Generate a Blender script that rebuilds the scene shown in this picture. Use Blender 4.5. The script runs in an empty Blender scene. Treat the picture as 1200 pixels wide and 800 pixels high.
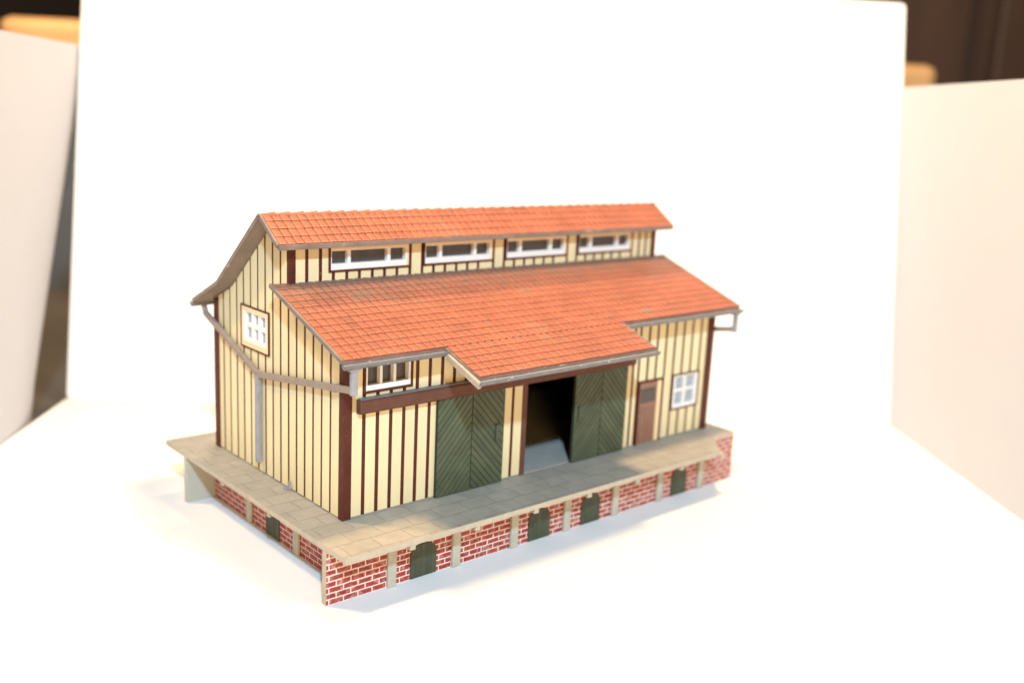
import bpy, math, random
from mathutils import Vector, Matrix
random.seed(7)
S = 0.0009                      # one model unit in metres: a table-top model about 18 cm long
scene = bpy.context.scene
col = scene.collection
R = math.radians

# ------------------------------------------------------------------ camera
cam_data = bpy.data.cameras.new("camera")
cam = bpy.data.objects.new("camera", cam_data)
col.objects.link(cam)
cam.location = Vector((-174.72, -281.08, 160.81)) * S
cam.rotation_euler = (R(77.482), R(-2.733), R(-41.018))
cam_data.sensor_width = 36.0
cam_data.lens = 35.1
cam_data.clip_start = 0.01
cam_data.clip_end = 30.0
cam_data.dof.use_dof = True
cam_data.dof.focus_distance = 352 * S
cam_data.dof.aperture_fstop = 6.6
scene.camera = cam

# ------------------------------------------------------------------ world
world = bpy.data.worlds.new("World")
scene.world = world
world.use_nodes = True
bg = world.node_tree.nodes["Background"]
bg.inputs[0].default_value = (1.0, 0.62, 0.28, 1)
bg.inputs[1].default_value = 0.28

# ------------------------------------------------------------------ lamps: a cool flash in front, warm lamps above, two added fills
def area(name, loc, target, size, power, color):
    d = bpy.data.lights.new(name, 'AREA')
    d.shape = 'DISK'; d.size = size * S; d.energy = power; d.color = color
    o = bpy.data.objects.new(name, d); col.objects.link(o)
    o.location = Vector(loc) * S
    o.rotation_euler = (Vector(target) - Vector(loc)).to_track_quat('-Z', 'Y').to_euler()
    return o
area("flash_lamp", (-328, -574, 581), (110, 60, 40), 40, 7.9, (0.52, 0.78, 1.0))
area("warm_lamp", (112, -25, 545), (112, 40, 20), 75, 2.9, (1.0, 0.68, 0.36))
area("second_warm_lamp", (-270, 330, 650), (20, 60, 40), 70, 3.4, (1.0, 0.68, 0.36))

area("added_front_fill", (-420, -830, 190), (60, 20, 50), 260, 3.9, (1.0, 0.62, 0.24))  # added fill, no known source: warms the shaded front walls under the canopy
area("added_back_fill", (190, 330, 640), (420, 700, 200), 120, 3.6, (1.0, 0.68, 0.38))  # unseen fill added to brighten the wardrobe and wooden box

scene.view_settings.view_transform = 'Standard'
scene.view_settings.look = 'None'
scene.view_settings.exposure = 0.0
scene.view_settings.gamma = 1.0
scene.render.engine = 'CYCLES'
scene.cycles.use_denoising = True
scene.cycles.max_bounces = 8
scene.cycles.diffuse_bounces = 5

# ------------------------------------------------------------------ materials
def nodes_of(m):
    m.use_nodes = True
    nt = m.node_tree
    return nt, nt.nodes, nt.links, nt.nodes["Principled BSDF"]

def mat(name, base, rough=0.5, vary=0.12, scale=8.0, spots=None, spot_amt=0.0, spot_scale=20.0, bump=0.15,
        bump_scale=1.2, tone=None, spec=0.5, stretch=(1, 1, 1)):
    """base colour with mottling; optional sharp-edged wear spots; optional per-face tone attribute"""
    m = bpy.data.materials.new(name)
    nt, N, L, P = nodes_of(m)
    tc = N.new("ShaderNodeTexCoord")
    mp = N.new("ShaderNodeMapping"); mp.inputs['Scale'].default_value = stretch
    L.new(tc.outputs['Object'], mp.inputs['Vector'])
    n1 = N.new("ShaderNodeTexNoise"); n1.inputs['Scale'].default_value = 1 / (scale * S); n1.inputs['Detail'].default_value = 6
    n1.inputs['Roughness'].default_value = 0.65
    L.new(mp.outputs[0], n1.inputs['Vector'])
    mr = N.new("ShaderNodeMapRange"); mr.inputs['From Min'].default_value = 0.25; mr.inputs['From Max'].default_value = 0.75
    mr.inputs['To Min'].default_value = 1 - vary; mr.inputs['To Max'].default_value = 1 + vary
    L.new(n1.outputs['Fac'], mr.inputs['Value'])
    mul = N.new("ShaderNodeMix"); mul.data_type = 'RGBA'; mul.blend_type = 'MULTIPLY'; mul.inputs['Factor'].default_value = 1
    mul.inputs['A'].default_value = (*base, 1)
    L.new(mr.outputs[0], mul.inputs['B'])
    out = mul.outputs['Result']
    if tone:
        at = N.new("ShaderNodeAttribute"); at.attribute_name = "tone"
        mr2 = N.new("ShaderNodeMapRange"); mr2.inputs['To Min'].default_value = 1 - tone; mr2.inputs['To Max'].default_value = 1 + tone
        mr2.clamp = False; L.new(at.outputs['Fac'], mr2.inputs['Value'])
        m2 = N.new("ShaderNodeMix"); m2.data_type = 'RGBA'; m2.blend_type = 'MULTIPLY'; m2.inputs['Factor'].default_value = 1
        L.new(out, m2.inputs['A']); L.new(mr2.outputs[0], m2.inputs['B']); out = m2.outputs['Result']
    if spots:
        n2 = N.new("ShaderNodeTexNoise"); n2.inputs['Scale'].default_value = 1 / (spot_scale * S); n2.inputs['Detail'].default_value = 8
        n2.inputs['Roughness'].default_value = 0.7
        L.new(tc.outputs['Object'], n2.inputs['Vector'])
        mr3 = N.new("ShaderNodeMapRange"); c0 = 0.68 - spot_amt * 0.3
        mr3.inputs['From Min'].default_value = c0; mr3.inputs['From Max'].default_value = c0 + 0.08
        L.new(n2.outputs['Fac'], mr3.inputs['Value'])
        m3 = N.new("ShaderNodeMix"); m3.data_type = 'RGBA'
        m3.inputs['B'].default_value = (*spots, 1)
        L.new(mr3.outputs[0], m3.inputs['Factor']); L.new(out, m3.inputs['A']); out = m3.outputs['Result']
    L.new(out, P.inputs['Base Color'])
    P.inputs['Roughness'].default_value = rough
    P.inputs['Specular IOR Level'].default_value = spec
    if bump:
        n4 = N.new("ShaderNodeTexNoise"); n4.inputs['Scale'].default_value = 1 / (bump_scale * S); n4.inputs['Detail'].default_value = 5
        L.new(mp.outputs[0], n4.inputs['Vector'])
        b = N.new("ShaderNodeBump"); b.inputs['Strength'].default_value = bump; b.inputs['Distance'].default_value = 0.3 * S
        L.new(n4.outputs['Fac'], b.inputs['Height']); L.new(b.outputs[0], P.inputs['Normal'])
    m["out"] = out.node.name
    return m

def brick_mat(name, axis, brick, mortar, bw, bh, ms, worn):
    """brick courses; axis 'x': wall along x, 'y': wall along y, 'z': paving seen from above"""
    m = bpy.data.materials.new(name)
    nt, N, L, P = nodes_of(m)
    tc = N.new("ShaderNodeTexCoord"); sp = N.new("ShaderNodeSeparateXYZ"); cb = N.new("ShaderNodeCombineXYZ")
    L.new(tc.outputs['Object'], sp.inputs[0])
    a, b = {'x': ('X', 'Z'), 'y': ('Y', 'Z'), 'z': ('X', 'Y')}[axis]
    L.new(sp.outputs[a], cb.inputs['X']); L.new(sp.outputs[b], cb.inputs['Y'])
    mp = N.new("ShaderNodeMapping"); mp.inputs['Scale'].default_value = (1 / S, 1 / S, 1 / S)
    L.new(cb.outputs[0], mp.inputs['Vector'])
    # slight wobble of the joints
    nw = N.new("ShaderNodeTexNoise"); nw.inputs['Scale'].default_value = 0.5 if axis != 'z' else 0.22; nw.inputs['Detail'].default_value = 3
    L.new(mp.outputs[0], nw.inputs['Vector'])
    sb = N.new("ShaderNodeVectorMath"); sb.operation = 'SUBTRACT'; sb.inputs[1].default_value = (0.5, 0.5, 0.5)
    L.new(nw.outputs['Color'], sb.inputs[0])
    sc = N.new("ShaderNodeVectorMath"); sc.operation = 'SCALE'; sc.inputs['Scale'].default_value = 0.30 if axis != 'z' else 2.2
    L.new(sb.outputs[0], sc.inputs[0])
    ad = N.new("ShaderNodeVectorMath"); ad.operation = 'ADD'
    L.new(mp.outputs[0], ad.inputs[0]); L.new(sc.outputs[0], ad.inputs[1])
    br = N.new("ShaderNodeTexBrick")
    br.inputs['Scale'].default_value = 1.0
    br.inputs['Brick Width'].default_value = bw; br.inputs['Row Height'].default_value = bh
    br.inputs['Mortar Size'].default_value = ms; br.inputs['Mortar Smooth'].default_value = 0.25
    br.inputs['Bias'].default_value = -0.1
    hi, lo = (1.15, 0.78) if axis != 'z' else (1.03, 0.96)
    br.inputs['Color1'].default_value = (*[c * hi for c in brick], 1)
    br.inputs['Color2'].default_value = (*[c * lo for c in brick], 1)
    br.inputs['Mortar'].default_value = (*mortar, 1)
    L.new(ad.outputs[0], br.inputs['Vector'])
    # worn mortar smeared over the faces
    n2 = N.new("ShaderNodeTexNoise"); n2.inputs['Scale'].default_value = 0.45; n2.inputs['Detail'].default_value = 7; n2.inputs['Roughness'].default_value = 0.72
    L.new(mp.outputs[0], n2.inputs['Vector'])
    mr = N.new("ShaderNodeMapRange"); mr.inputs['From Min'].default_value = 0.50; mr.inputs['From Max'].default_value = 0.72
    mr.inputs['To Max'].default_value = worn
    L.new(n2.outputs['Fac'], mr.inputs['Value'])
    mx = N.new("ShaderNodeMix"); mx.data_type = 'RGBA'
    L.new(br.outputs['Color'], mx.inputs['A']); mx.inputs['B'].default_value = (*mortar, 1)
    L.new(mr.outputs[0], mx.inputs['Factor'])
    out = mx.outputs['Result']
    if axis == 'z':   # paving: earth-coloured blotches
        n3 = N.new("ShaderNodeTexNoise"); n3.inputs['Scale'].default_value = 0.09; n3.inputs['Detail'].default_value = 8; n3.inputs['Roughness'].default_value = 0.7
        L.new(mp.outputs[0], n3.inputs['Vector'])
        mr3 = N.new("ShaderNodeMapRange"); mr3.inputs['From Min'].default_value = 0.3; mr3.inputs['From Max'].default_value = 0.7
        mr3.inputs['To Min'].default_value = 0.84; mr3.inputs['To Max'].default_value = 1.12
        L.new(n3.outputs['Fac'], mr3.inputs['Value'])
        m3 = N.new("ShaderNodeMix"); m3.data_type = 'RGBA'; m3.blend_type = 'MULTIPLY'; m3.inputs['Factor'].default_value = 1
        L.new(out, m3.inputs['A']); L.new(mr3.outputs[0], m3.inputs['B']); out = m3.outputs['Result']
    L.new(out, P.inputs['Base Color'])
    P.inputs['Roughness'].default_value = 0.6
    bp = N.new("ShaderNodeBump"); bp.inputs['Strength'].default_value = 0.6; bp.inputs['Distance'].default_value = 0.3 * S
    iv = N.new("ShaderNodeMath"); iv.operation = 'SUBTRACT'; iv.inputs[0].default_value = 1.0
    L.new(br.outputs['Fac'], iv.inputs[1]); L.new(iv.outputs[0], bp.inputs['Height'])
    L.new(bp.outputs[0], P.inputs['Normal'])
    return m

CREAM = mat("cream_planks", (0.655, 0.572, 0.358), 0.55, 0.06, 10, spots=(0.50, 0.36, 0.17), spot_amt=0.0, spot_scale=9, tone=0.05, bump=0.12, stretch=(1, 1, 0.25))
BROWN = mat("brown_paint", (0.075, 0.019, 0.011), 0.5, 0.25, 6, spots=(0.38, 0.24, 0.17), spot_amt=0.12, spot_scale=2.2, bump=0.25, spec=0.22)
BEAMB = mat("beam_brown", (0.105, 0.042, 0.029), 0.55, 0.15, 6, spots=(0.30, 0.25, 0.24), spot_amt=0.02, spot_scale=3.5, bump=0.2, spec=0.25)
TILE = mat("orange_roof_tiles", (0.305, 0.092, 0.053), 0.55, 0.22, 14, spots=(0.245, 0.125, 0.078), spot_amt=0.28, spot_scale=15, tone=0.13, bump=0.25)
TRIM = mat("roof_edge", (0.19, 0.145, 0.125), 0.6, 0.25, 5, spots=(0.45, 0.36, 0.30), spot_amt=0.22, spot_scale=5, bump=0.3)
SOFFIT = mat("roof_underside", (0.20, 0.16, 0.135), 0.65, 0.2, 7, bump=0.3)
GUTTER = mat("grey_gutter", (0.145, 0.145, 0.155), 0.4, 0.22, 4, spots=(0.60, 0.55, 0.50), spot_amt=0.24, spot_scale=3, bump=0.5)
VERGE = mat("speckled_verge", (0.36, 0.305, 0.25), 0.6, 0.25, 3, spots=(0.28, 0.25, 0.23), spot_amt=0.28, spot_scale=2.2, bump=0.6)
PIPE = mat("taupe_pipe", (0.25, 0.20, 0.17), 0.5, 0.15, 5, spots=(0.5, 0.42, 0.37), spot_amt=0.08, spot_scale=4, bump=0.3)
PIPEG = mat("grey_pipe", (0.25, 0.25, 0.27), 0.45, 0.2, 4, spots=(0.2, 0.2, 0.24), spot_amt=0.2, spot_scale=3, bump=0.4)
GREEN = mat("green_door_planks", (0.056, 0.072, 0.040), 0.55, 0.25, 9, spots=(0.10, 0.09, 0.055), spot_amt=0.1, spot_scale=10, tone=0.16, bump=0.3)
GROOVE = mat("door_groove", (0.014, 0.020, 0.014), 0.7, 0.1)
GREEN2 = mat("cellar_door_green", (0.048, 0.056, 0.032), 0.6, 0.25, 6, tone=0.12, bump=0.3)
STONE = brick_mat("platform_paving", 'z', (0.325, 0.295, 0.245), (0.215, 0.19, 0.15), 12.5, 8.6, 0.16, 0.0)
EDGE = mat("platform_edge", (0.38, 0.34, 0.27), 0.6, 0.15, 6, spots=(0.34, 0.29, 0.21), spot_amt=0.1, spot_scale=7, bump=0.4)
PILLAR = mat("grey_pillars", (0.38, 0.37, 0.31), 0.55, 0.15, 6, bump=0.3)
BRICKX = brick_mat("red_brick_front", 'x', (0.25, 0.024, 0.018), (0.70, 0.58, 0.52), 5.7, 2.1, 0.25, 0.62)
BRICKY = brick_mat("red_brick_side", 'y', (0.27, 0.036, 0.026), (0.66, 0.50, 0.44), 5.7, 2.1, 0.24, 0.4)
PLASTIC = mat("plain_plastic", (0.36, 0.37, 0.33), 0.45, 0.06, 12, bump=0.1)
WHITE = mat("white_window_frame", (0.70, 0.71, 0.715), 0.4, 0.05, 6, spots=(0.5, 0.42, 0.34), spot_amt=0.0, spot_scale=3, bump=0.15)
CASING = mat("cream_casing", (0.76, 0.58, 0.36), 0.5, 0.06, 6, bump=0.15)
PANE = mat("dark_panes", (0.062, 0.050, 0.043), 0.2, 0.2, 5, bump=0.08)
PANEL = mat("blue_grey_panes", (0.30, 0.34, 0.38), 0.1, 0.15, 5, bump=0.05)
DOORB = mat("brown_pink_door", (0.23, 0.12, 0.082), 0.55, 0.15, 5, tone=0.08, bump=0.3)
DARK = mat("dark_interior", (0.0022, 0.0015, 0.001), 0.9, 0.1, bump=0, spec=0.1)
FLOORI = mat("shed_floor", (0.34, 0.33, 0.30), 0.6, 0.12, 8, bump=0.2)
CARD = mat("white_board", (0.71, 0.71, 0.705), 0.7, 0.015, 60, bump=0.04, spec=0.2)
CARD2 = mat("toned_down_white_card", (0.465, 0.495, 0.57), 0.7, 0.02, 60, bump=0.04, spec=0.2)  # same white card, darkened and blued to offset lamp light on the sides
CARDEDGE = mat("board_edge", (0.82, 0.79, 0.74), 0.8, 0.05, 6, bump=0.2, spec=0.2)
TABLE = mat("white_sheet", (0.69, 0.69, 0.685), 0.65, 0.012, 80, spots=(0.66, 0.655, 0.64), spot_amt=-0.2, spot_scale=3, bump=0.03, spec=0.2)
WOODY = mat("pale_wood", (0.60, 0.37, 0.17), 0.5, 0.2, 40, bump=0.1, stretch=(0.15, 1, 1))
WOODD = mat("dark_wood", (0.075, 0.042, 0.030), 0.5, 0.3, 60, bump=0.1, stretch=(1, 1, 0.15))
WOODT = mat("brown_table", (0.078, 0.075, 0.074), 0.5, 0.3, 50, bump=0.1, stretch=(1, 0.2, 1))
CABINET = mat("gap_shade_cabinet", (0.088, 0.098, 0.115), 0.6, 0.2, 50, bump=0.1)  # grey picked as the shadow colour of the left corner gap
WALLD = mat("dark_room_wall", (0.010, 0.0035, 0.002), 0.7, 0.3, 90, bump=0.1)

# dust lying on the lower roof where it meets the clerestory, and down its left verge
def add_dust(m, dust):
    nt, N, L, P = nodes_of(m)
    tc = N.new("ShaderNodeTexCoord"); sp = N.new("ShaderNodeSeparateXYZ"); L.new(tc.outputs['Object'], sp.inputs[0])
    ny = N.new("ShaderNodeMapRange"); ny.inputs['From Min'].default_value = 8 * S; ny.inputs['From Max'].default_value = 40 * S
    L.new(sp.outputs['Y'], ny.inputs['Value'])
    zz = N.new("ShaderNodeMapRange"); zz.inputs['From Min'].default_value = 103 * S; zz.inputs['From Max'].default_value = 102 * S
    L.new(sp.outputs['Z'], zz.inputs['Value'])
    nz = N.new("ShaderNodeTexNoise"); nz.inputs['Scale'].default_value = 1 / (16 * S); nz.inputs['Detail'].default_value = 8; nz.inputs['Roughness'].default_value = 0.7
    L.new(tc.outputs['Object'], nz.inputs['Vector'])
    pw = N.new("ShaderNodeMath"); pw.operation = 'POWER'; pw.inputs[1].default_value = 1.7; L.new(ny.outputs[0], pw.inputs[0])
    a = N.new("ShaderNodeMath"); a.operation = 'MULTIPLY_ADD'; a.inputs[1].default_value = 1.6; L.new(nz.outputs['Fac'], a.inputs[0]); a.inputs[2].default_value = 0.05
    b = N.new("ShaderNodeMath"); b.operation = 'MULTIPLY'; L.new(pw.outputs[0], b.inputs[0]); L.new(a.outputs[0], b.inputs[1])
    c = N.new("ShaderNodeMath"); c.operation = 'MULTIPLY'; c.use_clamp = True; L.new(b.outputs[0], c.inputs[0]); L.new(zz.outputs[0], c.inputs[1])
    mx = N.new("ShaderNodeMix"); mx.data_type = 'RGBA'; mx.inputs['B'].default_value = (*dust, 1)
    src = P.inputs['Base Color'].links[0].from_socket
    L.new(c.outputs[0], mx.inputs['Factor']); L.new(src, mx.inputs['A']); L.new(mx.outputs['Result'], P.inputs['Base Color'])
add_dust(TILE, (0.17, 0.115, 0.092))

# ------------------------------------------------------------------ mesh helpers (model units)
class MB:
    def __init__(s): s.v = []; s.f = []; s.m = []; s.t = []; s.mats = []
    def mi(s, m):
        if m not in s.mats: s.mats.append(m)
        return s.mats.index(m)
    def face(s, pts, m, tone=0.5):
        i = len(s.v); s.v += [tuple(p) for p in pts]; s.f.append(tuple(range(i, i + len(pts)))); s.m.append(s.mi(m)); s.t.append(tone)
    def solid(s, verts, faces, m, tone=0.5):
        i = len(s.v); s.v += [tuple(p) for p in verts]; k = s.mi(m)
        for f in faces: s.f.append(tuple(i + j for j in f)); s.m.append(k); s.t.append(tone)
    def hexa(s, b, t, m, tone=0.5):
        """b, t: four bottom and four top points in the same turn"""
        s.solid(list(b) + list(t), [(3, 2, 1, 0), (4, 5, 6, 7), (0, 1, 5, 4), (1, 2, 6, 5), (2, 3, 7, 6), (3, 0, 4, 7)], m, tone)
    def box(s, x0, x1, y0, y1, z0, z1, m, tone=0.5):
        s.hexa([(x0, y0, z0), (x1, y0, z0), (x1, y1, z0), (x0, y1, z0)], [(x0, y0, z1), (x1, y0, z1), (x1, y1, z1), (x0, y1, z1)], m, tone)
    def prism(s, poly, top, bot, m, mtop=None, mbot=None):
        """poly in (x, y); top(x, y), bot(x, y) give the two z"""
        n = len(poly); V = [(x, y, bot(x, y)) for x, y in poly] + [(x, y, top(x, y)) for x, y in poly]
        s.solid(V, [(i, (i + 1) % n, n + (i + 1) % n, n + i) for i in range(n)], m)
        s.face([V[n + i] for i in range(n)], mtop or m); s.face([V[i] for i in reversed(range(n))], mbot or m)
    def sweep(s, prof, a, b, m, up=(0, 0, 1), caps=True):
        """closed profile (right, up) carried straight from a to b"""
        a, b = Vector(a), Vector(b); d = (b - a).normalized(); u = Vector(up); r = d.cross(u).normalized(); u = r.cross(d)
        n = len(prof); V = [a + r * p[0] + u * p[1] for p in prof] + [b + r * p[0] + u * p[1] for p in prof]
        s.solid(V, [(i, (i + 1) % n, n + (i + 1) % n, n + i) for i in range(n)] + ([tuple(reversed(range(n))), tuple(range(n, 2 * n))] if caps else []), m)
    def bar(s, a, b, w, h, m, up=(0, 0, 1), c=0.25):
        x, y = w / 2, h / 2; k = c * min(x, y)
        s.sweep([(-x + k, -y), (x - k, -y), (x, -y + k), (x, y - k), (x - k, y), (-x + k, y), (-x, y - k), (-x, -y + k)], a, b, m, up)
    def build(s, name, parent=None, bevel=0.0, smooth=False):
        me = bpy.data.meshes.new(name)
        me.from_pydata([(x * S, y * S, z * S) for x, y, z in s.v], [], s.f)
        for m in s.mats: me.materials.append(m)
        me.polygons.foreach_set("material_index", s.m)
        at = me.attributes.new("tone", 'FLOAT', 'FACE'); at.data.foreach_set("value", s.t)
        me.update()
        o = bpy.data.objects.new(name, me); col.objects.link(o)
        import bmesh
        bm = bmesh.new(); bm.from_mesh(me)
        bmesh.ops.recalc_face_normals(bm, faces=bm.faces); bm.to_mesh(me); bm.free()
        if bevel:
            md = o.modifiers.new("bevel", 'BEVEL'); md.width = bevel * S; md.segments = 2; md.limit_method = 'ANGLE'; md.angle_limit = R(40)
        if parent: o.parent = parent
        return o

def rnd(a=0.0, b=1.0): return random.uniform(a, b)
def tag(o, label=None, category=None, group=None, kind=None):
    for k, v in (("label", label), ("category", category), ("group", group), ("kind", kind)):
        if v: o[k] = v
    return o

# ------------------------------------------------------------------ main dimensions of the shed
HP = 21.5; LEN = 200.0; DEP = 97.9
YE, ZE, YT, ZT = -9.4, 81.5, 39.7, 99.2                  # lower roof, eave and top
KL = (ZT - ZE) / (YT - YE)
low = lambda x, y: ZE + KL * (y - YE)
YR, ZR, YU, ZU = 47.5, 123.4, 34.0, 113.9                # ridge, front eave of the upper roof
YK, ZK, YB, ZB = 82.7, 93.6, 105.5, 82.9                 # bend and eave of the back slope
def high(x, y):
    if y <= YR: return ZU + (ZR - ZU) * (y - YU) / (YR - YU)
    if y <= YK: return ZR + (ZK - ZR) * (y - YR) / (YK - YR)
    return ZK + (ZB - ZK) * (y - YK) / (YB - YK)
XL, XR = -6.3, 206.2
CX0, CX1, CY = 35.9, 126.0, -28.2                        # canopy over the doors
YC = 39.3                                                # clerestory wall

shed = bpy.data.objects.new("model_goods_shed", None); col.objects.link(shed)
tag(shed, "model railway goods shed with orange tiled roofs, cream plank walls and brick platform", "model building")

# ------------------------------------------------------------------ setting
t = MB()
t.box(-900, 1300, -1000, 1500, -45, -5.05, WOODT)
tag(t.build("tabletop"), kind='structure')
w = MB(); w.box(-2500, 3500, 1900, 1960, -900, 2600, WALLD)
wo = w.build("room_wall"); tag(wo, kind='structure')
g = MB(); g.box(-3500, 3500, -3000, 1890, -930, -900, WALLD)
tag(g.build("room_floor"), kind='structure')

# white boards: one leaning back, one on each side
A = Vector((-7.08, 272.73, 0)); DV = Vector((0.78516, -0.61930, 0)); NO = Vector((0.61930, 0.78516, 0))
def board(name, origin, along, up, width, height, thick, r, label, group, m=CARD):
    origin, along, up = Vector(origin), Vector(along).normalized(), Vector(up).normalized(); nrm = along.cross(up).normalized()
    out = []
    for cx, cy, a0 in ((r, r, 180), (width - r, r, 270), (width - r, height - r, 0), (r, height - r, 90)):
        for k in range(7):
            a = R(a0 + 15 * k); out.append((cx + r * math.cos(a), cy + r * math.sin(a)))
    b = MB(); n = len(out)
    V = [origin + along * p[0] + up * p[1] for p in out]; W = [v - nrm * thick for v in V]
    b.face(V, m); b.face(list(reversed(W)), m)
    for i in range(n): b.face([V[i], W[i], W[(i + 1) % n], V[(i + 1) % n]], CARDEDGE)
    return tag(b.build(name), label, "board", group)
lean = 52 / 229
board("white_board", A, DV, Vector((0, 0, 1)) + NO * lean, 463.9, 243, 5.0, 3.2,
      "tall white board leaning back behind the model shed", "white boards around the model")
# the white sheet the model stands on
FW = -NO
b = MB(); P4 = [A - DV * 0.4, A + DV * 464.3, A + DV * 464.3 + FW * 640, A - DV * 0.4 + FW * 640]
P4 = [p - FW * 58 if k < 2 else p for k, p in enumerate(P4)]
b.hexa([p - Vector((0, 0, 5)) for p in P4], P4, TABLE)
tag(b.build("white_board"), "flat white base board the model shed stands on", "board", "white boards around the model")
# left board: bowed outwards in shape, so the dark corner gap stands in for a shadow
b = MB(); NK, NZ, TK = 40, 12, 4.0
def lb(i, j, d):
    z = -5 + 194.5 * j / NZ; f = 1 - max(0, z) / 176
    end = 12 * f - 45 * (1 - f) ; k = end + (330 - end) * (i / NK) ** 1.5
    o = 13 * max(0, f) * max(0, 1 - (k - end) / 60) ** 2
    return A - DV * (1.0 + o + d) + FW * k + Vector((0, 0, z))
for j in range(NZ):
    for i in range(NK):
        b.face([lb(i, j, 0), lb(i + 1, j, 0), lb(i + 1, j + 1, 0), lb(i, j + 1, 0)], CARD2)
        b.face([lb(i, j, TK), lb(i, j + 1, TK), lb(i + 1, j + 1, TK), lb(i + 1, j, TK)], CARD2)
    for i in (0, NK): b.face([lb(i, j, 0), lb(i, j + 1, 0), lb(i, j + 1, TK), lb(i, j, TK)], CARDEDGE)
for i in range(NK):
    for j in (0, NZ): b.face([lb(i, j, 0), lb(i + 1, j, 0), lb(i + 1, j, TK), lb(i, j, TK)], CARDEDGE)
lbo = b.build("white_board")
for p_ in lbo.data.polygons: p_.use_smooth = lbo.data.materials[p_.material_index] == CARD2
tag(lbo, "lower white side board at the left edge, bowed open so a dark gap stands for the shadow at its far corner", "board", "white boards around the model")
B2 = A + DV * 467.5
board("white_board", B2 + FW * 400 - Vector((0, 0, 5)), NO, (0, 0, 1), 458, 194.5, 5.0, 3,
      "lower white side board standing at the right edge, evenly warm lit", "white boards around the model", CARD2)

# ------------------------------------------------------------------ the platform and its brick base
p = MB()
outline = [(-15.5, -27.3), (177, -27.3), (190.5, -14.9), (190.5, -12.3), (208, -12.3), (208, 115.6), (-15.5, 115.6)]
p.prism(outline, lambda x, y: HP, lambda x, y: HP - 1.9, EDGE, STONE, PLASTIC)
platform = p.build("platform", shed, bevel=0.3)
pil = [10.3 + 28.3 * k for k in range(7)]
for x in pil:
    b = MB(); b.box(x - 1.1 + 0.9, x + 1.1 + 0.9, -26.9, -15.2, HP - 3.9, HP - 1.95, EDGE)
    b.build("bracket", platform, bevel=0.2)
sidepil = [63.2, 25.8]
for y in sidepil:
    b = MB(); b.box(-15.0, -3.2, y - 0.9, y + 1.3, HP - 3.9, HP - 1.95, EDGE)
    b.build("bracket", platform, bevel=0.2)

def arch(b, u0, u1, z0, zs, zt, place, m, depth):
    """arched door: place(u, z, d) gives the 3D point"""
    pts = [(u0, z0), (u1, z0)]; c = (u0 + u1) / 2; h = (u1 - u0) / 2
    for k in range(0, 11):
        a = math.pi * k / 10; pts.append((c + h * math.cos(a), zs + (zt - zs) * math.sin(a)))
    n = len(pts); F = [place(u, z, depth) for u, z in pts]; K = [place(u, z, 0) for u, z in pts]
    b.face(F, m)
    for i in range(n): b.face([F[i], K[i], K[(i + 1) % n], F[(i + 1) % n]], m)

def cellar_door(par, u0, u1, place):
    b = MB(); arch(b, u0, u1, 0.2, 9.0, 12.9, place, GREEN2, 0.35)
    n = 5; w_ = (u1 - u0) / n
    for k in range(n):                 # planks standing a little proud
        a0, a1 = u0 + k * w_ + 0.06, u0 + (k + 1) * w_ - 0.06; c = (u0 + u1) / 2; h = (u1 - u0) / 2
        zt = lambda u: 9.0 + 3.9 * math.sqrt(max(0, 1 - ((u - c) / h) ** 2))
        q = [(a0, 0.3), (a1, 0.3), (a1, zt(a1) - 0.1), (a0, zt(a0) - 0.1)]
        b.hexa([place(u, z, 0.3) for u, z in q], [place(u, z, 0.45) for u, z in q], GREEN2, rnd())
    return b.build("cellar_door", par)

def brick_face(b, y0, y1, u0, u1, z1, axis, mat_front, mat_rest, front_low):
    """thin wall: printed brick on its outer face, plain plastic elsewhere"""
    if axis == 'x':
        F = [(u0, y0, 0), (u1, y0, 0), (u1, y0, z1), (u0, y0, z1)]; K = [(u0, y1, 0), (u1, y1, 0), (u1, y1, z1), (u0, y1, z1)]
    else:
        F = [(y0, u0, 0), (y0, u1, 0), (y0, u1, z1), (y0, u0, z1)]; K = [(y1, u0, 0), (y1, u1, 0), (y1, u1, z1), (y1, u0, z1)]
    b.face(F, mat_front); b.face(list(reversed(K)), mat_rest)
    for i in range(4): b.face([F[i], K[i], K[(i + 1) % 4], F[(i + 1) % 4]], mat_rest)

b = MB(); brick_face(b, -15, -12.4, -15.3, 190.4, HP - 1.95, 'x', BRICKX, EDGE, 0)
brick_face(b, -15.02, -12.4, 190.42, 204.1, HP + 0.2, 'x', BRICKX, EDGE, 0)
base = b.build("base_wall", shed)
for x in pil:
    q = MB(); q.box(x - 1.75, x + 1.75, -16.4, -15.03, 0, HP - 3.95, PILLAR); q.build("pillar", base, bevel=0.25)
for u0, u1 in ((18.6, 30), (74.8, 86.2), (103.8, 114.6), (160.2, 170.7)):
    cellar_door(base, u0, u1, lambda u, z, d: (u, -15.02 - d, z))
b = MB(); brick_face(b, -3, -0.8, -12.3, 95.3, HP - 1.95, 'y', BRICKY, PLASTIC, 0)
sbase = b.build("base_wall", shed)
for y in sidepil:
    q = MB(); q.box(-4.2, -3.03, y - 1.9, y + 1.9, 0, HP - 3.95, PILLAR); q.build("pillar", sbase, bevel=0.25)
cellar_door(sbase, 39.4, 49.7, lambda u, z, d: (-3.02 - d, u, z))
b = MB(); brick_face(b, 97.9, 95.4, -15.3, 204.1, HP - 1.95, 'x', BRICKX, PLASTIC, 0)
b.build("base_wall", shed)
b = MB(); brick_face(b, 203, 200.8, -12.3, 95.3, HP - 1.95, 'y', BRICKY, PLASTIC, 0)
b.build("base_wall", shed)

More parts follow.
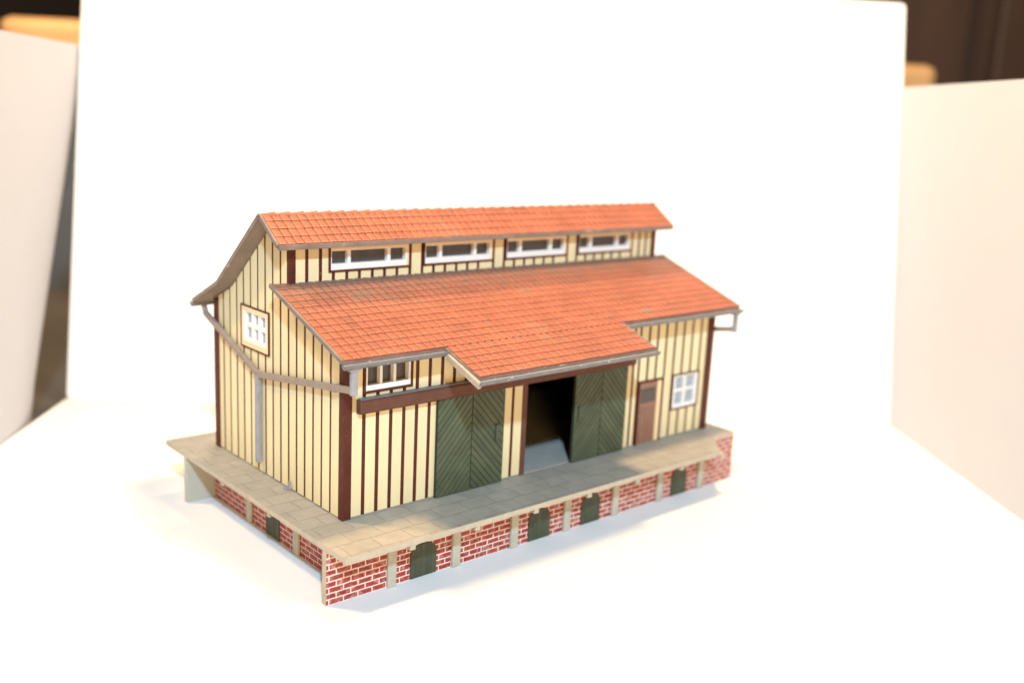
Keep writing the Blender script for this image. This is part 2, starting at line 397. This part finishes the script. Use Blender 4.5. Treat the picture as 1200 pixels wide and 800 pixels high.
# ------------------------------------------------------------------ plank walls
def plank_wall(name, place, u0, u1, ztop, z0, strips, sw, holes, thick=2.0, proud=0.2, cut=lambda u: []):
    """brown backing with cream planks between the strips. place(u, d, z): d out of the wall. holes: (u0, u1, z0, z1)"""
    b = MB()
    def cell(a0, a1, d0, d1, m, tone):
        spans = [(z0, None)]
        for h0, h1, hz0, hz1 in holes:
            if h0 < a1 - 1e-6 and h1 > a0 + 1e-6:
                new = []
                for s0, s1 in spans:
                    top = ztop((a0 + a1) / 2) if s1 is None else s1
                    if hz0 >= top or hz1 <= s0: new.append((s0, s1)); continue
                    if hz0 > s0 + 1e-6: new.append((s0, hz0))
                    if hz1 < top - 1e-6: new.append((hz1, s1))
                spans = new
        for s0, s1 in spans:
            za, zb = (ztop(a0), ztop(a1)) if s1 is None else (s1, s1)
            b.hexa([place(a0, d0, s0), place(a1, d0, s0), place(a1, d1, s0), place(a0, d1, s0)],
                   [place(a0, d0, za), place(a1, d0, zb), place(a1, d1, zb), place(a0, d1, za)], m, tone)
    hb = sorted(set([h[0] for h in holes] + [h[1] for h in holes] + list(cut(0))))
    def split(a0, a1):
        e = [a0] + [x for x in hb if a0 + 1e-6 < x < a1 - 1e-6] + [a1]
        return list(zip(e[:-1], e[1:]))
    for a0, a1 in split(u0, u1): cell(a0, a1, -thick, 0, BROWN, 0.5)
    edges = [u0] + [s for s in strips if u0 < s < u1] + [u1]
    for k in range(len(edges) - 1):
        a0 = edges[k] + (sw / 2 if k else 0.0); a1 = edges[k + 1] - (sw / 2 if k < len(edges) - 2 else 0.0); tone = rnd()
        d1 = proud + rnd(-0.05, 0.05)
        for c0, c1 in split(a0, a1):
            cell(c0, c1, 0, d1, CREAM, tone)
    return b.build(name, shed)

low_under = lambda y: low(0, y) - 2.1
front_strips = [8.1 + 5.6 * k for k in range(12)] + [77.0, 146.4, 150.0, 155.8, 161.4, 167.3, 173.4, 179.5, 185.7, 191.9]
WIN_F = (7.6, 28.2, 66.4, 79.0); WIN_R = (173.6, 192.6, 34.2, 51.0); PD = (150.6, 167.2, HP, 51.0); OPEN = (82.0, 129.0, HP, 60.5)
fw = plank_wall("plank_wall", lambda u, d, z: (u, -d, z), 3.2, 196.4, lambda u: low_under(0.4), HP + 0.6, front_strips, 1.55,
                [WIN_F, WIN_R, PD, OPEN, (40.4, 72.6, HP, 59.5)][:4])
gable_strips = [8.3 + 5.92 * k for k in range(15)]
def gtop(y): return low_under(y) if y < YC else high(0, y) - 1.9
WIN_G = (52.0, 74.9, 69.4, 86.2)
gcut = lambda u: [YC - 1e-3, YC + 1e-3, YR, YK]
gw = plank_wall("plank_wall", lambda u, d, z: (-d, u, z), 2.4, DEP - 2.6, gtop, HP + 0.6, gable_strips, 1.45, [WIN_G], cut=gcut)
plank_wall("plank_wall", lambda u, d, z: (LEN + d, u, z), 3.2, DEP - 2.6, gtop, HP + 0.6, gable_strips, 1.45, [], cut=gcut)
plank_wall("plank_wall", lambda u, d, z: (u, DEP + d, z), 3.2, LEN - 3.2, lambda u: high(0, DEP) - 2, HP + 0.6, [8 + 5.8 * k for k in range(33)], 1.1, [])
CW = [(17.0, 53.9, 102.2, 112.4), (60.1, 96.9, 102.2, 112.4), (103.2, 140.2, 102.2, 112.4), (146.6, 183.2, 102.2, 112.4)]
cstr = [8.0, 13.7] + [19.3 + 5.9 * k for k in range(6)] + [57.0 - 2.6] + [60.0 + 5.9 * k for k in range(1, 7)] + [103 + 5.9 * k for k in range(0, 7)] + [146.5 + 5.9 * k for k in range(0, 9)]
cstr = [8.0, 13.7, 19.2, 25.0, 30.6, 36.4, 42.0, 47.8, 54.0, 59.9, 65.6, 71.4, 77.2, 83.0, 88.8, 97.0, 103.0, 108.8, 114.6, 120.4, 126.2, 132.0, 140.4, 146.4, 152.2, 158, 163.8, 169.6, 175.4, 183.4, 188.6, 193.2]
plank_wall("plank_wall", lambda u, d, z: (u, YC - d, z), 3.2, 197, lambda u: high(0, YC) - 2.1, ZT - 2.0, cstr, 1.45, CW)

# corner posts
def post(x0, x1, y0, y1, z0, z1):
    b = MB(); b.box(x0, x1, y0, y1, z0, z1, BROWN); return b.build("corner_post", shed, bevel=0.3)
post(-0.5, 3.2, -0.5, 2.4, HP, low_under(-0.5))
post(196.4, 200.9, -0.9, 3.2, HP, low_under(-0.5))
post(-0.9, 3.0, DEP - 2.6, DEP + 0.9, HP, high(0, DEP) - 2.0)
post(197, 200.9, DEP - 2.6, DEP + 0.9, HP, high(0, DEP) - 2.0)
post(0.1, 3.2, YC - 0.9, YC + 1.5, ZT - 1.2, high(0, YC - 0.9) - 1.9)
post(197, 199.9, YC - 0.9, YC + 1.5, ZT - 1.2, high(0, YC - 0.9) - 1.9)

# near-black lining standing in for the unlit inside, with a floor
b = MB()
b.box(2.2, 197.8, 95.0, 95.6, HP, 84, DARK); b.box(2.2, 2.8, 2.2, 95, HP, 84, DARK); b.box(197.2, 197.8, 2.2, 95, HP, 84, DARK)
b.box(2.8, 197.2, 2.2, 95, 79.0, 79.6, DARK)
b.build("shade_lining", shed)
b = MB(); b.box(0.2, 199.8, 0.2, 97.5, HP - 1.0, HP + 0.25, FLOORI); b.build("floor", shed)

# ------------------------------------------------------------------ windows
def window(par, place, h, cols, rows, border=0.75, frame=1.3, mull=0.9, depth=2.6, sill=None, pane=PANE, casing=CASING, border_m=BROWN, heavy=None):
    """brown border, casing, white frame and bars, panes set back. place(u, d, z)"""
    u0, u1, z0, z1 = h
    def fr(b, a0, a1, c0, c1, wl, wr, wb, wt, d0, d1, m):
        for q in ((a0, a1, c0, c0 + wb), (a0, a1, c1 - wt, c1), (a0, a0 + wl, c0 + wb, c1 - wt), (a1 - wr, a1, c0 + wb, c1 - wt)):
            if q[1] - q[0] < 1e-4 or q[3] - q[2] < 1e-4: continue
            P = [(q[0], q[2]), (q[1], q[2]), (q[1], q[3]), (q[0], q[3])]
            b.hexa([place(u, d0, z) for u, z in P], [place(u, d1, z) for u, z in P], m)
    b = MB(); fr(b, u0, u1, z0, z1, border, border, border, border, -depth, 0.75, border_m)
    a0, a1, c0, c1 = u0 + border, u1 - border, z0 + border, z1 - border
    cs = 0.0
    if casing:
        ct, cbm, cl, cr = casing
        fr(b, a0, a1, c0, c1, cl, cr, cbm, ct, -depth, 0.55, CASING)
        a0, a1, c0, c1 = a0 + cl, a1 - cr, c0 + cbm, c1 - ct
    win = b.build("window", par)
    b = MB(); fl = frame; fb = sill if sill else frame
    fr(b, a0, a1, c0, c1, fl, fl, fb, frame * 0.5, -depth, 0.3, WHITE)
    a0, a1, c0, c1 = a0 + fl, a1 - fl, c0 + fb, c1 - frame * 0.5
    tot = sum(cols); us = [a0]
    for c in cols: us.append(us[-1] + (a1 - a0) * c / tot)
    for u in us[1:-1]:
        P = [(u - mull / 2, c0), (u + mull / 2, c0), (u + mull / 2, c1), (u - mull / 2, c1)]
        b.hexa([place(x, -depth, z) for x, z in P], [place(x, 0.0, z) for x, z in P], WHITE)
    for k in range(1, rows):
        z = c0 + (c1 - c0) * k / rows
        for i in range(len(cols)):
            e0 = us[i] + (mull / 2 if i else 0); e1 = us[i + 1] - (mull / 2 if i < len(cols) - 1 else 0)
            P = [(e0, z - mull / 2), (e1, z - mull / 2), (e1, z + mull / 2), (e0, z + mull / 2)]
            b.hexa([place(x, -depth, zz) for x, zz in P], [place(x, -0.15, zz) for x, zz in P], WHITE)
    b.build("frame", win)
    b = MB(); P = [(a0, c0), (a1, c0), (a1, c1), (a0, c1)]
    b.hexa([place(x, -depth + 0.1, z) for x, z in P], [place(x, -depth + 0.7, z) for x, z in P], pane)
    b.build("pane", win)
    return win

cl_place = lambda u, d, z: (u, YC - d, z)
for h in CW:
    window(shed, cl_place, h, (1, 2.35, 1), 1, border=0.8, frame=0.6, mull=1.5, depth=2.4, sill=2.3, casing=(1.2, 0.0, 0.0, 0.9))
fr_place = lambda u, d, z: (u, -d, z)
window(shed, fr_place, WIN_F, (1, 1, 1), 1, border=0.8, frame=0.9, mull=1.1, depth=2.6, sill=1.9, casing=None)
window(shed, fr_place, WIN_R, (1, 1), 2, border=0.6, frame=1.9, mull=1.4, depth=1.6, pane=PANEL, casing=None)
window(shed, lambda u, d, z: (-d, u, z), WIN_G, (1, 1, 1), 2, border=0.55, frame=1.4, mull=1.7, depth=1.9, pane=PANEL, casing=(1.4, 2.0, 1.4, 1.2))

# ------------------------------------------------------------------ personnel door
b = MB()
x0, x1, z1 = PD[0], PD[1], PD[3]
b.box(x0, x0 + 1.0, -0.7, 1.6, HP, z1, BROWN); b.box(x1 - 0.9, x1, -0.7, 1.6, HP, z1, BROWN); b.box(x0 + 1.0, x1 - 0.9, -0.7, 1.6, z1 - 1.0, z1, BROWN)
b.box(x1 - 3.4, x1 - 0.9, -0.3, 1.6, HP + 0.3, z1 - 1.0, CASING)
df = b.build("door_frame", shed)
b = MB(); n = 5; a0, a1 = x0 + 1.0, x1 - 3.4; w_ = (a1 - a0) / n
b.box(a0, a1, 0.5, 1.6, HP + 0.3, z1 - 1.0, DOORB)
for k in range(n): b.box(a0 + k * w_ + 0.2, a0 + (k + 1) * w_ - 0.2, -0.05, 0.5, HP + 0.3, 38.8, DOORB, rnd())
b.box(a0, a1, -0.05, 0.5, 38.8, 40.4, DOORB, 0.6); b.box(a0, a1, -0.05, 0.5, 47.3, z1 - 1.0, DOORB, 0.6)
b.box(a0, a0 + 1.2, -0.05, 0.5, 40.4, 47.3, DOORB, 0.6); b.box(a1 - 1.2, a1, -0.05, 0.5, 40.4, 47.3, DOORB, 0.6)
pdoor = b.build("door", shed)
b = MB(); b.box(a0 + 1.2, a1 - 1.2, 0.2, 0.5, 40.4, 47.3, PANE); b.build("pane", pdoor)
b = MB(); b.box(a0 + 0.5, a0 + 1.0, -0.6, 0.1, 34.5, 35.2, PIPEG); b.build("handle", pdoor)

# ------------------------------------------------------------------ sliding doors, their rail beam and the opening
def sliding_door(x0, x1, z0, z1, handle_x):
    b = MB(); y = -1.6; mid = (x0 + x1) / 2
    b.box(x0, x1, y, -0.6, z0, z1, GROOVE)
    # chevron planks: clip slanting strips to each leaf
    def clip(poly, ax, lim, keep_less):
        out = []
        for i in range(len(poly)):
            p, q = poly[i], poly[(i + 1) % len(poly)]
            ip = (p[ax] <= lim) if keep_less else (p[ax] >= lim); iq = (q[ax] <= lim) if keep_less else (q[ax] >= lim)
            if ip: out.append(p)
            if ip != iq:
                k = (lim - p[ax]) / (q[ax] - p[ax]); out.append((p[0] + (q[0] - p[0]) * k, p[1] + (q[1] - p[1]) * k))
        return out
    pitch = 3.15; gap = 0.5; slope = 1.12
    for leaf, (e0, e1, sg) in enumerate(((x0 + 0.15, mid - 0.22, 1), (mid + 0.22, x1 - 0.15, -1))):
        k = -12
        while k < 26:
            c = z0 + k * pitch; k += 1
            xa, xb = (e0, e1)
            sx = (lambda x: slope * (x - e0)) if sg > 0 else (lambda x: slope * (e1 - x))
            P = [(xa, c + sx(xa)), (xb, c + sx(xb)), (xb, c + sx(xb) + pitch - gap), (xa, c + sx(xa) + pitch - gap)]
            for ax, lim, less in ((1, z0 + 0.1, False), (1, z1 - 0.1, True)):
                if len(P) > 2: P = clip(P, ax, lim, less)
            if len(P) < 3: continue
            tone = rnd(); F = [(x, y - 0.3, z) for x, z in P]; K = [(x, y, z) for x, z in P]; n = len(P)
            b.face(F, GREEN, tone)
            for i in range(n): b.face([F[i], K[i], K[(i + 1) % n], F[(i + 1) % n]], GREEN, tone)
    d = b.build("sliding_door", shed)
    h = MB(); h.bar((handle_x, y - 0.75, 39.6), (handle_x, y - 0.75, 46.0), 1.5, 0.9, GREEN2, up=(0, 1, 0)); h.build("handle", d)
    return d
sliding_door(39.0, 71.5, HP + 0.35, 60.6, 67.6)
sliding_door(109.8, 141.4, HP + 0.35, 60.6, 112.6)
for x0, x1 in ((81.9, 84.3), (126.8, 129.1)):
    b = MB(); b.box(x0, x1, -0.65, 2.4, HP + 0.3, 60.6, BEAMB); b.build("door_jamb", shed, bevel=0.15)
b = MB()
prof = [(-3.55, 60.6), (-3.55, 64.2), (-3.0, 65.0), (-0.5, 65.0), (-0.5, 59.9), (-2.6, 59.9)]
V0 = [(4.6, y, z) for y, z in prof]; V1 = [(144.6, y, z) for y, z in prof]
b.solid(V0 + V1, [(i, (i + 1) % 6, 6 + (i + 1) % 6, 6 + i) for i in range(6)] + [tuple(range(6)), tuple(range(11, 5, -1))], BEAMB)
b.build("rail_beam", shed, bevel=0.3)
# dusty top of the beam
b = MB(); b.box(5.2, 144.3, -2.9, -0.55, 65.02, 65.25, GUTTER); b.build("dust_ledge", shed)

# ------------------------------------------------------------------ roofs
def tiles(b, x0, x1, top, bot, rows, tw, lift=0.38, crown=0.34):
    """pantiles on the slope from top=(y, z) down to bot=(y, z)"""
    ty, tz = top; by, bz = bot; ln = math.hypot(by - ty, bz - tz); dy, dz = (by - ty) / ln, (bz - tz) / ln
    ny, nz = (-dz, dy) if dy > 0 else (dz, -dy)
    if nz < 0: ny, nz = -ny, -nz
    n = max(1, round((x1 - x0) / tw)); w_ = (x1 - x0) / n; rl = ln / rows
    prof = [(0.0, -0.35), (0.09, 0.72), (0.24, 1.0), (0.5, 0.92), (0.78, 0.70), (0.92, 0.50), (1.0, -0.35)]
    P = lambda x, s, h: (x, ty + dy * s + ny * h, tz + dz * s + nz * h)
    for r in range(rows):
        s0, s1 = r * rl, (r + 1) * rl
        for k in range(n):
            xa = x0 + k * w_; tone = min(0.8, max(0, random.gauss(0.45, 0.17))); j = rnd(-0.04, 0.04); e = rnd(-0.08, 0.08)
            pts = [(xa + w_ * t, crown * h) for t, h in prof]
            sm = s1 + e - 0.55
            for q_, ((xa0, h0), (xa1, h1)) in enumerate(zip(pts[:-1], pts[1:])):
                joint = q_ in (0, 5)
                b.face([P(xa0, s0 - 0.1, h0 + 0.02), P(xa0, sm, h0 + lift + j), P(xa1, sm, h1 + lift + j), P(xa1, s0 - 0.1, h1 + 0.02)], TILE, -0.6 if joint else tone)
                # worn, paler lower edge of the tile, then its lip
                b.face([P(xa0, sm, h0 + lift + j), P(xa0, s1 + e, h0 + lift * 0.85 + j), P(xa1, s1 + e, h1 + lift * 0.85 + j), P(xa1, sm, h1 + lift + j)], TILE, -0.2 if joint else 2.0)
                b.face([P(xa0, s1 + e, h0 + lift * 0.85 + j), P(xa0, s1 + e + 0.12, -0.2), P(xa1, s1 + e + 0.12, -0.2), P(xa1, s1 + e, h1 + lift * 0.85 + j)], TILE, -0.3)

TH = 1.4
b = MB()
lo = [(XL, YT), (XR, YT), (XR, YE), (CX1 + 0.2, YE), (CX1, CY), (CX0, CY), (CX0 - 0.7, YE), (XL, YE)]
b.prism(lo, lambda x, y: low(x, y) - 0.05, lambda x, y: low(x, y) - TH, TRIM, TRIM, SOFFIT)
rlow = b.build("roof", shed)
b = MB(); zT = low(0, YT); zE = low(0, YE); zC = low(0, CY)
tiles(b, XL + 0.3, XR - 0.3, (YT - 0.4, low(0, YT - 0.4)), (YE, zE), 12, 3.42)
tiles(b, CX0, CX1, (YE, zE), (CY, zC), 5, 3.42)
b.build("roof_tiles", rlow)
def verge(par, x, pts, m=TRIM, wd=0.9, h=1.6):
    b = MB()
    for (ya, za), (yb, zb) in zip(pts[:-1], pts[1:]): b.bar((x, ya, za - 0.55), (x, yb, zb - 0.55), wd, h, m)
    return b.build("verge", par)
verge(rlow, XL - 0.2, [(YT, zT + 0.3), (YE, zE + 0.3)]); verge(rlow, XR + 0.2, [(YT, zT + 0.3), (YE, zE + 0.3)])
verge(rlow, CX0 - 0.75, [(YE - 2.0, low(0, YE - 2.0) - 1.5), (CY - 1.5, low(0, CY - 1.5) - 1.5)], VERGE, 1.4, 2.3)
verge(rlow, CX1 + 0.5, [(YE, zE - 0.2), (CY, zC - 0.2)], TRIM, 1.0, 2.2)

b = MB()
for (ya, yb) in ((YU, YR), (YR, YK), (YK, YB)):
    b.prism([(XL, ya), (XR, ya), (XR, yb), (XL, yb)], lambda x, y: high(x, y + (1e-6 if y == ya else -1e-6)) - 0.05, lambda x, y: high(x, y + (1e-6 if y == ya else -1e-6)) - TH, TRIM, TRIM, SOFFIT)
rup = b.build("roof", shed)
b = MB()
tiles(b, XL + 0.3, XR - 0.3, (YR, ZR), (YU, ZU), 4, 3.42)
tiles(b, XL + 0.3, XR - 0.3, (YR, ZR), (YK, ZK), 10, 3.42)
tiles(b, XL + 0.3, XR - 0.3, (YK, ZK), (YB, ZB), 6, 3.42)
b.build("roof_tiles", rup)
b = MB(); n = 37; pw = (XR - XL) / n
for k in range(n):
    xa = XL + k * pw; tone = rnd()
    r0, r1 = 1.75, 1.35
    ring = lambda x, r: [(x, YR + r * math.cos(math.pi * q / 8), ZR - 0.7 + r * 0.95 * math.sin(math.pi * q / 8)) for q in range(9)]
    A0, A1 = ring(xa, r1 - 0.25), ring(xa + pw * 0.55, r1 + 0.0); A2 = ring(xa + pw + 0.1, r0)
    A3 = ring(xa + pw + 0.1, 0.9)
    for U, W in ((A0, A1), (A1, A2), (A2, A3)):
        for q in range(8): b.face([U[q], U[q + 1], W[q + 1], W[q]], TILE, tone)
b.build("ridge", rup)
pts = [(YU, ZU + 0.3), (YR, ZR + 0.3), (YK, ZK + 0.3), (YB, ZB + 0.3)]
verge(rup, XL - 0.2, pts); verge(rup, XR + 0.2, pts)
b = MB(); b.box(XL, XR, YU - 0.9, YU - 0.02, ZU - 1.7, ZU + 0.15, TRIM); b.build("fascia", rup, bevel=0.2)

# ------------------------------------------------------------------ gutters and rainwater pipes
def gutter(x0, x1, y, z, r=1.55):
    b = MB(); o = []
    for k in range(0, 9): a = math.pi + math.pi * k / 8; o.append((r * math.cos(a), r * math.sin(a)))
    i_ = [(p[0] * 0.72, p[1] * 0.72) for p in reversed(o)]
    prof = [(r * -1.05, 0.35)] + o + [(r * 1.05, 0.35)] + [(r * 0.72, 0.3)] + i_ + [(-r * 0.72, 0.3)]
    n = len(prof); V = [(x0, y + p[0], z + p[1]) for p in prof] + [(x1, y + p[0], z + p[1]) for p in prof]
    b.solid(V, [(q, (q + 1) % n, n + (q + 1) % n, n + q) for q in range(n)], GUTTER)
    for x in (x0, x1):
        b.face([(x, y + p[0], z + p[1]) for p in o], GUTTER)
    b.box(x0 + 0.1, x1 - 0.1, y - r * 0.70, y + r * 0.70, z - 0.35, z - 0.1, VERGE)      # dirt lying in it
    return b.build("gutter", shed)
gutter(XL - 0.3, CX0 - 0.2, YE - 1.2, zE - 1.25)
gutter(CX1 + 1.0, XR + 0.5, YE - 1.2, zE - 1.25)
gutter(CX0 - 1.2, CX1 + 0.9, CY - 1.2, zC - 1.25)
gutter(XL - 0.5, XR + 0.5, YB + 1.0, ZB - 1.4)

def drain(sign, xw, xg, dark):
    b = MB(); x = xw
    # branch from the front gutter
    b.bar((xg, -9.6, zE - 2.4), (xg, -9.6, 69.6), 2.4, 1.7, PIPEG, up=(0, 1, 0))
    b.box(xg - 2.0, xg + 2.0, -10.8, -8.6, zE - 3.6, zE - 2.3, PIPEG)
    b.bar((xg, -9.6, 71.0), (x, -2.0, 69.9), 1.9, 2.2, PIPE); b.bar((x, -2.6, 69.95), (x, 58.8, 61.3), 1.7, 2.3, PIPE)
    b.bar((x - 0.05, 1.6, 69.3), (x - 0.05, 3.0, 69.1), 2.1, 2.8, PIPE)
    # branch from the back gutter
    b.bar((x, YB + 0.6, ZB - 2.4), (x, YB - 1.5, 77.3), 1.7, 2.0, PIPEG)
    b.bar((x, YB - 0.6, 77.4), (x, 58.3, 61.4), 1.7, 2.3, PIPE)
    # down pipe
    b.bar((x, 58.6, 61.4), (x, 58.9, 26.2), 1.9, 2.3, PIPEG, up=(0, 1, 0))
    return b.build("downpipe", shed)
drain(-1, -1.7, -2.2, True)
drain(1, 201.8, 204.2, False)
# stub left in the platform where the pipe has broken off
b = MB(); b.bar((-1.6, 37.6, HP), (-1.5, 37.7, HP + 0.9), 1.4, 1.6, PIPEG, up=(0, 1, 0)); b.bar((-1.0, 35.9, HP + 0.4), (-0.8, 35.8, HP + 3.6), 0.6, 0.9, PIPEG, up=(0, 1, 0))
b.build("pipe_stub", shed)

# ------------------------------------------------------------------ room behind: wardrobe and a long pale wooden chest
AX = DV; OUT = NO
def at(al, out, z): return A + AX * al + OUT * out + Vector((0, 0, z))
def obox(b, a0, a1, o0, o1, z0, z1, m):
    b.hexa([at(a0, o0, z0), at(a1, o0, z0), at(a1, o1, z0), at(a0, o1, z0)], [at(a0, o0, z1), at(a1, o0, z1), at(a1, o1, z1), at(a0, o1, z1)], m)
b = MB(); obox(b, -520, 900, 350, 700, -45, 178, CABINET)  # added: carries the box and fills the corner gap with shadow dark
tag(b.build("added_dark_cabinet", bevel=4), "low dark cabinet added behind the boards to give the left corner gap its shadow", "cabinet")
b = MB(); obox(b, -184, 633, 360, 440, 178.2, 226, WOODY)
tag(b.build("wooden_box", bevel=9), "long pale wooden box behind the tall white board, its ends showing on both sides", "box")
ward = bpy.data.objects.new("wardrobe", None); col.objects.link(ward)
tag(ward, "dark brown wardrobe with a dark gap between its doors behind the right board", "wardrobe")
b = MB(); obox(b, 560, 1500, 700, 980, -900, 900, WOODD); b.build("carcass", ward)
for a0, a1 in ((572, 812), (850, 1480)):
    b = MB(); obox(b, a0, a1, 680, 698, -860, 880, WOODD); dd = b.build("door", ward, bevel=3)
